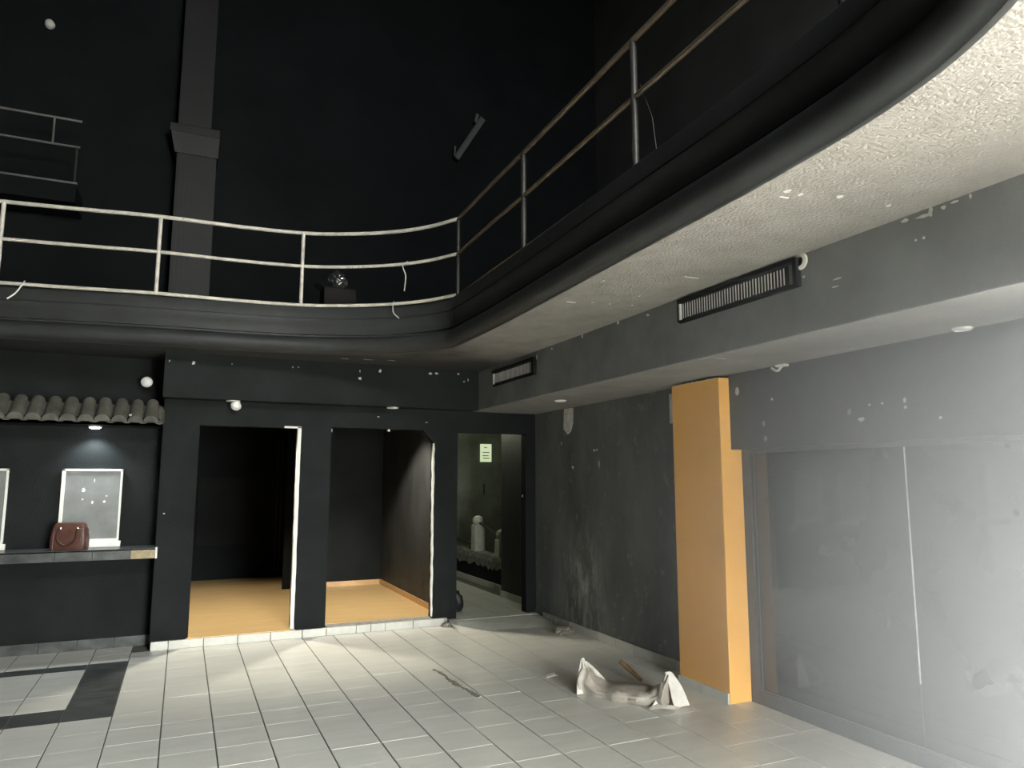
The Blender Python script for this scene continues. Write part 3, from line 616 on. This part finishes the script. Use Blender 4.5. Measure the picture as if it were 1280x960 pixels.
# lamps inside the two rooms behind the doorways
def room_lamp(x, y, e, label):
    t = tag(empty('ceiling_lamp', (x, y, 2.78)), label, 'lamp')
    MB().lathe([(.09, 0), (.09, -.02), (.075, -.03)], (x, y, 2.78), seg=24).build('base', 'lamp_white', t, smooth=True)
    MB().lathe([(.075, -.03), (.07, -.045), (.03, -.055), (.003, -.056)], (x, y, 2.78), seg=24).build('diffuser', 'room_lamp_glow', t, smooth=True)
    l = bpy.data.lights.new('ceiling_lamp_light', 'SPOT'); l.energy = e; l.spot_size = R(112); l.spot_blend = .35; l.shadow_soft_size = .06; l.color = (1, .93, .78)
    o = bpy.data.objects.new('ceiling_lamp_light', l); col.objects.link(o); o.location = (x, y, 2.70); o.parent = t; o.matrix_parent_inverse = t.matrix_basis.inverted()
room_lamp(.62, 8.85, 160, 'round ceiling lamp in the first room behind the doorway')
room_lamp(2.05, 8.85, 160, 'round ceiling lamp in the second room behind the doorway')
sl = tag(empty('stair_lamp', (3.75, 10.6, 2.78)), 'dim round ceiling lamp in the stairwell passage', 'lamp')
MB().lathe([(.09, 0), (.09, -.03), (.04, -.05), (.003, -.052)], (3.75, 10.6, 2.78), seg=20).build('diffuser', 'lamp_white', sl, smooth=True)
l = bpy.data.lights.new('stair_lamp_light', 'POINT'); l.energy = 24; l.shadow_soft_size = .06; l.color = (.95, 1, .72)
o = bpy.data.objects.new('stair_lamp_light', l); col.objects.link(o); o.location = (3.75, 10.6, 2.64); o.parent = sl; o.matrix_parent_inverse = sl.matrix_basis.inverted()

# ------------------------------------------------------------------ air grilles on the side beam
def grille(name, y0, y1, z0, z1, n, label):
    g = tag(empty(name, (3.17, (y0 + y1) / 2, z0)), label, 'air vent', 'air grilles on the side beam')
    box(3.166, 3.171, y0 - .02, y1 + .06, z0 - .02, z1 + .03).build('backing', 'vent_dark', g)
    box(3.135, 3.17, y0 - .10, y1 + .02, z1 + .012, z1 + .035).build('frame_top', 'black_paint', g)
    box(3.15, 3.17, y0 - .10, y1 + .02, z0 - .035, z0 - .012).build('frame_bottom', 'black_paint', g)
    box(3.135, 3.17, y0 - .11, y0 - .08, z0 - .035, z1 + .035).build('frame_end', 'black_paint', g)
    box(3.15, 3.17, y1 + .005, y1 + .02, z0 - .01, z1 + .005).build('frame_end', 'vent_white', g)
    st = (y1 - y0) / n; mb = MB(); mb.prism([(3.156, -st * .40, 0), (3.159, -st * .40, 0), (3.168, st * .24, 0), (3.165, st * .24, 0)], (0, 0, z1 - z0))
    me = bpy.data.meshes.new('slat'); me.from_pydata([tuple(v) for v in mb.v], [], mb.f); me.update(); me.materials.append(MATS['vent_white'])
    for k in range(n):
        o = link_mesh('slat', me, (0, y0 + st * (k + .5), z0 + random.uniform(-.003, .003)), g)
    return g
grille('air_grille', 3.08, 4.05, 2.785, 2.885, 38, 'long air grille with white slats on the near part of the side beam')
grille('air_grille', 6.50, 7.45, 2.735, 2.84, 38, 'far small looking air grille at the corner of the side beam')
sp_ = tag(empty('wall_socket_ring', (3.17, 2.96, 2.90)), 'white ring fitting at the end of the long air grille', 'fitting')
MB().lathe([(.05, 0), (.05, .015), (.03, .018), (.025, .004)], (3.17, 2.965, 2.895), (-1, 0, 0), seg=16).build('ring', 'plaster_white', sp_, smooth=True)
MB().lathe([(.024, 0), (.024, .006), (.004, .008)], (3.17, 2.965, 2.895), (-1, 0, 0), seg=16).build('core', 'vent_dark', sp_)

# ------------------------------------------------------------------ stair seen through the third doorway
stw = struct('wall_low', MB().loft([[(4.28, 9.6, .04), (4.45, 9.6, .04), (4.45, 9.6, .50), (4.28, 9.6, .50)], [(4.28, 12.5, .04), (4.45, 12.5, .04), (4.45, 12.5, .50), (4.28, 12.5, .50)]]), 'black_paint', 'black low stringer wall of the stair in the passage', 'wall')
mb = MB(); rings = []
for i in range(40):
    y = 9.6 + 2.88 * i / 39; lo_ = .34 + .07 * noise.noise(Vector((y * 9, 0, 0))) + random.uniform(-.03, .03); hi = .53 + .03 * noise.noise(Vector((y * 6, 3, 0)))
    rings.append([(4.262, y, lo_), (4.25, y, (lo_ + hi) / 2 + .02), (4.262, y, hi), (4.47, y, hi), (4.47, y, lo_)])
mb.loft(rings).build('torn_render', 'rubble', stw)
for k in range(8): box(4.262, 4.28, 9.62 + .34 * k, 9.95 + .34 * k, .05, .14).build('skirting_tile', 'skirting_tile', stw)
def post(y, z1, label):
    p = tag(empty('stair_post', (4.36, y, .53)), label, 'post', 'stone posts of the stair')
    MB().loft([[(4.36 - a, y - a, z), (4.36 + a, y - a, z), (4.36 + a, y + a, z), (4.36 - a, y + a, z)] for a, z in ((.085, .50), (.08, z1 - .16), (.072, z1 - .15))]).build('shaft', 'stone_post', p)
    MB().lathe([(.07, 0), (.085, .02), (.09, .07), (.075, .115), (.03, .14), (.003, .145)], (4.36, y, z1 - .15), seg=14).build('cap', 'stone_post', p, smooth=True)
post(10.93, 1.09, 'taller pale stone stair post at the far side of the passage')
post(9.97, .93, 'shorter pale stone stair post nearer the passage wall')
hr = tag(empty('stair_handrail', (4.36, 10.4, .8)), 'dark bar handrail between the pale stair posts', 'handrail')
MB().tube([(4.36, 10.07, .80), (4.36, 10.83, .97)], .022, 8).build('bar', 'rail_dark', hr)
MB().tube([(4.36, 11.03, .62), (4.36, 12.49, .66)], .022, 8).build('bar', 'rail_dark', hr)
nt_ = tag(empty('notice_plate', (5.13, 12.49, 2.15)), 'pale green glowing notice plate on the stairwell wall', 'notice')
box(5.02, 5.24, 12.478, 12.5, 1.985, 2.315).build('plate', 'notice_plate', nt_)
for z, a, b in ((2.25, 5.09, 5.15), (2.16, 5.06, 5.2), (2.10, 5.06, 5.18), (2.05, 5.07, 5.2)): box(a, b, 12.476, 12.479, z - .009, z + .009).build('print_line', 'notice_ink', nt_)
box(5.09, 5.11, 12.49, 12.5, 1.38, 1.58).build('scratch', 'black_plastic', bpy.data.objects['wall_rear'])
def blob(name, c, s, m, label, cat, seed=0, amp=.25, freq=6, sub=3):
    bm = bmesh.new(); bmesh.ops.create_icosphere(bm, subdivisions=sub, radius=1)
    for v in bm.verts:
        q = 1 + amp * noise.noise(v.co * freq * .4 + Vector((seed, 0, 0))) + amp * .4 * noise.noise(v.co * freq + Vector((0, seed, 0)))
        v.co *= q; v.co = Vector((v.co.x * s[0], v.co.y * s[1], max(v.co.z, -.55) * s[2]))
    me = bpy.data.meshes.new(name)
    mz = min(v.co.z for v in bm.verts)
    for v in bm.verts: v.co.z -= mz
    bm.to_mesh(me); bm.free(); me.materials.append(MATS[m])
    o = bpy.data.objects.new(name, me); col.objects.link(o); o.location = c
    return tag(o, label, cat)
blob('black_bag', (3.12, 8.62, .055), (.12, .12, .17), 'black_plastic', 'black plastic bag slumped just inside the third doorway', 'bag', 3)

# ------------------------------------------------------------------ handbag on the ledge
hb = tag(empty('handbag', (-.955, 8.19, .987), R(-14)), 'brown leather handbag with two handles standing on the granite ledge', 'handbag')
def hbp(mb, name, m, **k):
    o = mb.build(name, m, **k); o.parent = hb; return o
W, D, H = .155, .07, .25
def rr(w, d, z, c=.025, n=4):
    pts = []
    for sx, sy, a0 in ((1, 1, 0), (-1, 1, 90), (-1, -1, 180), (1, -1, 270)):
        for i in range(n + 1):
            a = R(a0 + 90 * i / n); pts.append((sx * (w - c) + c * math.cos(a), sy * (d - c) + c * math.sin(a), z))
    return pts
bodyo = hbp(MB().loft([rr(W - .006, D - .006, 0), rr(W, D, .012), rr(W + .002, D, .10), rr(W - .008, D - .012, .19), rr(W - .018, D - .030, .235), rr(W - .026, D - .038, .25)]), 'body', 'leather', smooth=True)
z_ = MB().box(-W + .03, W - .03, -.006, .006, .248, .256).build('zip', 'brass', bodyo); z_.matrix_parent_inverse = Matrix()
for s in (-1, 1):
    pts = [(-.075, s * .052, .205), (-.085, s * .078, .15), (-.07, s * .088, .085), (0, s * .09, .045), (.07, s * .088, .085), (.085, s * .078, .15), (.075, s * .052, .205)]
    h_ = hbp(MB().tube(crom(pts, 6), .0085, 8), 'handle', 'leather_dark', smooth=True)
    for x in (-.075, .075):
        q = MB().lathe([(.014, 0), (.014, .008), (.006, .012)], (x, s * .045, .205), (0, s, .2), seg=12).build('ring', 'brass', h_); q.matrix_parent_inverse = Matrix()
hbp(box(W - .06, W - .02, -D - .003, -D + .01, .195, .205), 'clasp', 'brass')
for s in (-1, 1): hbp(MB().loft([[(s * (W + .002), -.035, .02), (s * (W + .006), -.035, .02), (s * (W + .006), .035, .02), (s * (W + .002), .035, .02)], [(s * (W - .012), -.016, .21), (s * (W - .006), -.016, .21), (s * (W - .006), .016, .21), (s * (W - .012), .016, .21)]]), 'gusset', 'leather_dark')
for x in (-.12, .12): hbp(MB().tube([(x, -D - .001, .01), (x, -D - .002, .1), (x * .97, -D + .01, .19)], .003, 6), 'piping', 'leather_dark')

# ------------------------------------------------------------------ litter on the floor
# crumpled woven sack, lying on its side with two raised stiff ends
sk_ = empty('plastic_sack', (3.18, 4.87, 0), math.atan2(4.50 - 5.10, 3.42 - 3.02))
tag(sk_, 'crumpled pale plastic sack lying on the tiles near the yellow column', 'sack')
rings = []; NS = 22
secs = [(-.36, .12, .235, .02), (-.33, .10, .20, .02), (-.27, .12, .13, .0), (-.18, .14, .085, .0), (-.05, .16, .095, 0), (.08, .16, .105, 0), (.18, .14, .10, 0), (.25, .12, .13, 0), (.30, .13, .19, .01), (.33, .15, .21, .02)]
path = crom([Vector(s[:3]) for s in secs], 4)
for i, p in enumerate(path):
    x, hw, hh = p; ring = []
    for k in range(NS):
        a = 2 * math.pi * k / NS; c_, s_ = math.cos(a), math.sin(a)
        tall = max(0, hh - .12) / .1
        wy = hw * c_ * (1 - .55 * tall * max(0, s_))
        q = 1 + .22 * noise.noise(Vector((x * 9, c_ * 2.2, s_ * 2.2))) + .12 * noise.noise(Vector((x * 25, c_ * 5, s_ * 5)))
        z = max(.003, (hh * .5 + hh * .5 * s_) * q if s_ > -.3 else .004)
        ring.append((x + .02 * noise.noise(Vector((a, x * 5, 2))), wy * q, z))
    rings.append(ring)
bdy = MB().loft(rings, True, True).build('sack_body', 'sack', smooth=True); bdy.parent = sk_
def flap(name, pts_a, pts_b, t=.006):
    mb = MB(); A_ = crom(pts_a, 5); B_ = crom(pts_b, 5); rings = []
    for a, b in zip(A_, B_):
        m_ = (a + b) / 2 + Vector((random.uniform(-.006, .006), random.uniform(-.01, .01), 0))
        rings.append([a, m_, b, b + Vector((t, 0, 0)), m_ + Vector((t, 0, 0)), a + Vector((t, 0, 0))])
    o = mb.loft(rings).build(name, 'sack_edge', smooth=True); o.parent = sk_
flap('sack_edge', [(-.37, -.13, .005), (-.385, -.09, .12), (-.38, -.03, .255)], [(-.33, -.06, .01), (-.35, -.03, .12), (-.37, .0, .25)])
flap('sack_edge', [(-.38, -.03, .255), (-.32, .04, .19), (-.22, .06, .10)], [(-.35, -.06, .20), (-.29, .0, .13), (-.20, .02, .07)])
flap('sack_edge', [(.24, -.16, .004), (.28, -.09, .10), (.31, .01, .235)], [(.27, -.13, .004), (.31, -.06, .10), (.325, .025, .24)])
flap('sack_edge', [(.30, .0, .235), (.335, -.02, .14), (.38, -.05, .004)], [(.335, .03, .235), (.40, .05, .14), (.455, .06, .01)])
flap('sack_edge', [(.22, -.17, .004), (.32, -.16, .02), (.42, -.10, .01)], [(.25, -.13, .03), (.33, -.11, .04), (.43, -.06, .02)])
lf = tag(empty('wooden_stick', (3.50, 5.28, 0)), 'short brown wooden stick leaning out behind the plastic sack', 'stick')
MB().tube([(3.52, 5.18, .02), (3.46, 5.29, .10), (3.43, 5.36, .14)], [.016, .022, .02], 8).build('handle', 'dead_leaf', lf, smooth=True)
scr = MB(); A_ = [(-.05, -.02, .002), (.0, -.03, .012), (.06, -.01, .003), (.04, .03, .02), (-.03, .03, .006)]
so = MB().prism(A_, (0, 0, .003)).build('paper_scrap', 'paper'); so.location = (2.93, 5.66, 0); tag(so, 'small white scrap of paper on the tiles in the middle', 'paper scrap')
blob('rubble_lump', (3.86, 7.14, -.004), (.12, .07, .05), 'dirt', 'brown lump of rubble by the skirting in the far corner', 'rubble', 9, .5, 7)
blob('rubble_lump', (2.83, 8.01, -.004), (.05, .04, .035), 'dirt', 'small brown lump of rubble at the end of the platform edge', 'rubble', 5, .5, 7)
mb = MB()
for k in range(90):
    t = k / 89; x = 2.10 + .05 * t + .012 * math.sin(9 * t) + random.gauss(0, .006); y = 6.28 - .88 * t + random.gauss(0, .012); s = random.uniform(.007, .015) * (1.7 if .45 < t < .65 or t > .9 else .8)
    p = [(x + s * math.cos(a) * random.uniform(.6, 1.2), y + 1.6 * s * math.sin(a) * random.uniform(.6, 1.2), -.001) for a in [2 * math.pi * q / 6 for q in range(6)]]
    mb.prism(p, (0, 0, random.uniform(.004, .008)))
do = mb.build('dirt', 'dirt'); tag(do, 'thin trail of brown dirt across the pale tiles', 'dirt', kind='stuff')

# ------------------------------------------------------------------ added scattering volume, stands in for lens veil at the right
hm = bpy.data.materials.new('veil_haze'); hm.use_nodes = True
N = hm.node_tree.nodes; L = hm.node_tree.links
for n_ in list(N):
    if n_.type != 'OUTPUT_MATERIAL': N.remove(n_)
outn = [n_ for n_ in N if n_.type == 'OUTPUT_MATERIAL'][0]
vsn = N.new('ShaderNodeVolumeScatter'); vsn.inputs['Anisotropy'].default_value = .0; vsn.inputs['Color'].default_value = (1, 1, 1, 1)
geo = N.new('ShaderNodeNewGeometry'); mp = N.new('ShaderNodeMapping'); mp.vector_type = 'TEXTURE'
mp.inputs['Location'].default_value = (4.0, 1.0, 1.5); mp.inputs['Scale'].default_value = (2.7, 4.2, 2.9)
ln = N.new('ShaderNodeVectorMath'); ln.operation = 'LENGTH'
mr = N.new('ShaderNodeMapRange'); mr.interpolation_type = 'SMOOTHERSTEP'
mr.inputs['From Min'].default_value = 0.0; mr.inputs['From Max'].default_value = 1.0; mr.inputs['To Min'].default_value = .52; mr.inputs['To Max'].default_value = 0.0
L.new(geo.outputs['Position'], mp.inputs['Vector']); L.new(mp.outputs[0], ln.inputs[0]); L.new(ln.outputs['Value'], mr.inputs['Value'])
L.new(mr.outputs['Result'], vsn.inputs['Density']); L.new(vsn.outputs[0], outn.inputs['Volume'])
x0, x1, xm, z0, z1, z2 = 1.3, XR - .015, 3.13, .004, ZS - .012, ZC - .02
hz = MB().prism([(x0, YF + .01, z0), (x1, YF + .01, z0), (x1, YF + .01, z1), (xm, YF + .01, z1), (xm, YF + .01, z2), (x0, YF + .01, z2)], (0, 7.0, 0)).build('haze', 'tile')
hz.data.materials.clear(); hz.data.materials.append(hm)
tag(hz, 'added bright haze volume imitating lens veil at the right', 'haze', kind='stuff')
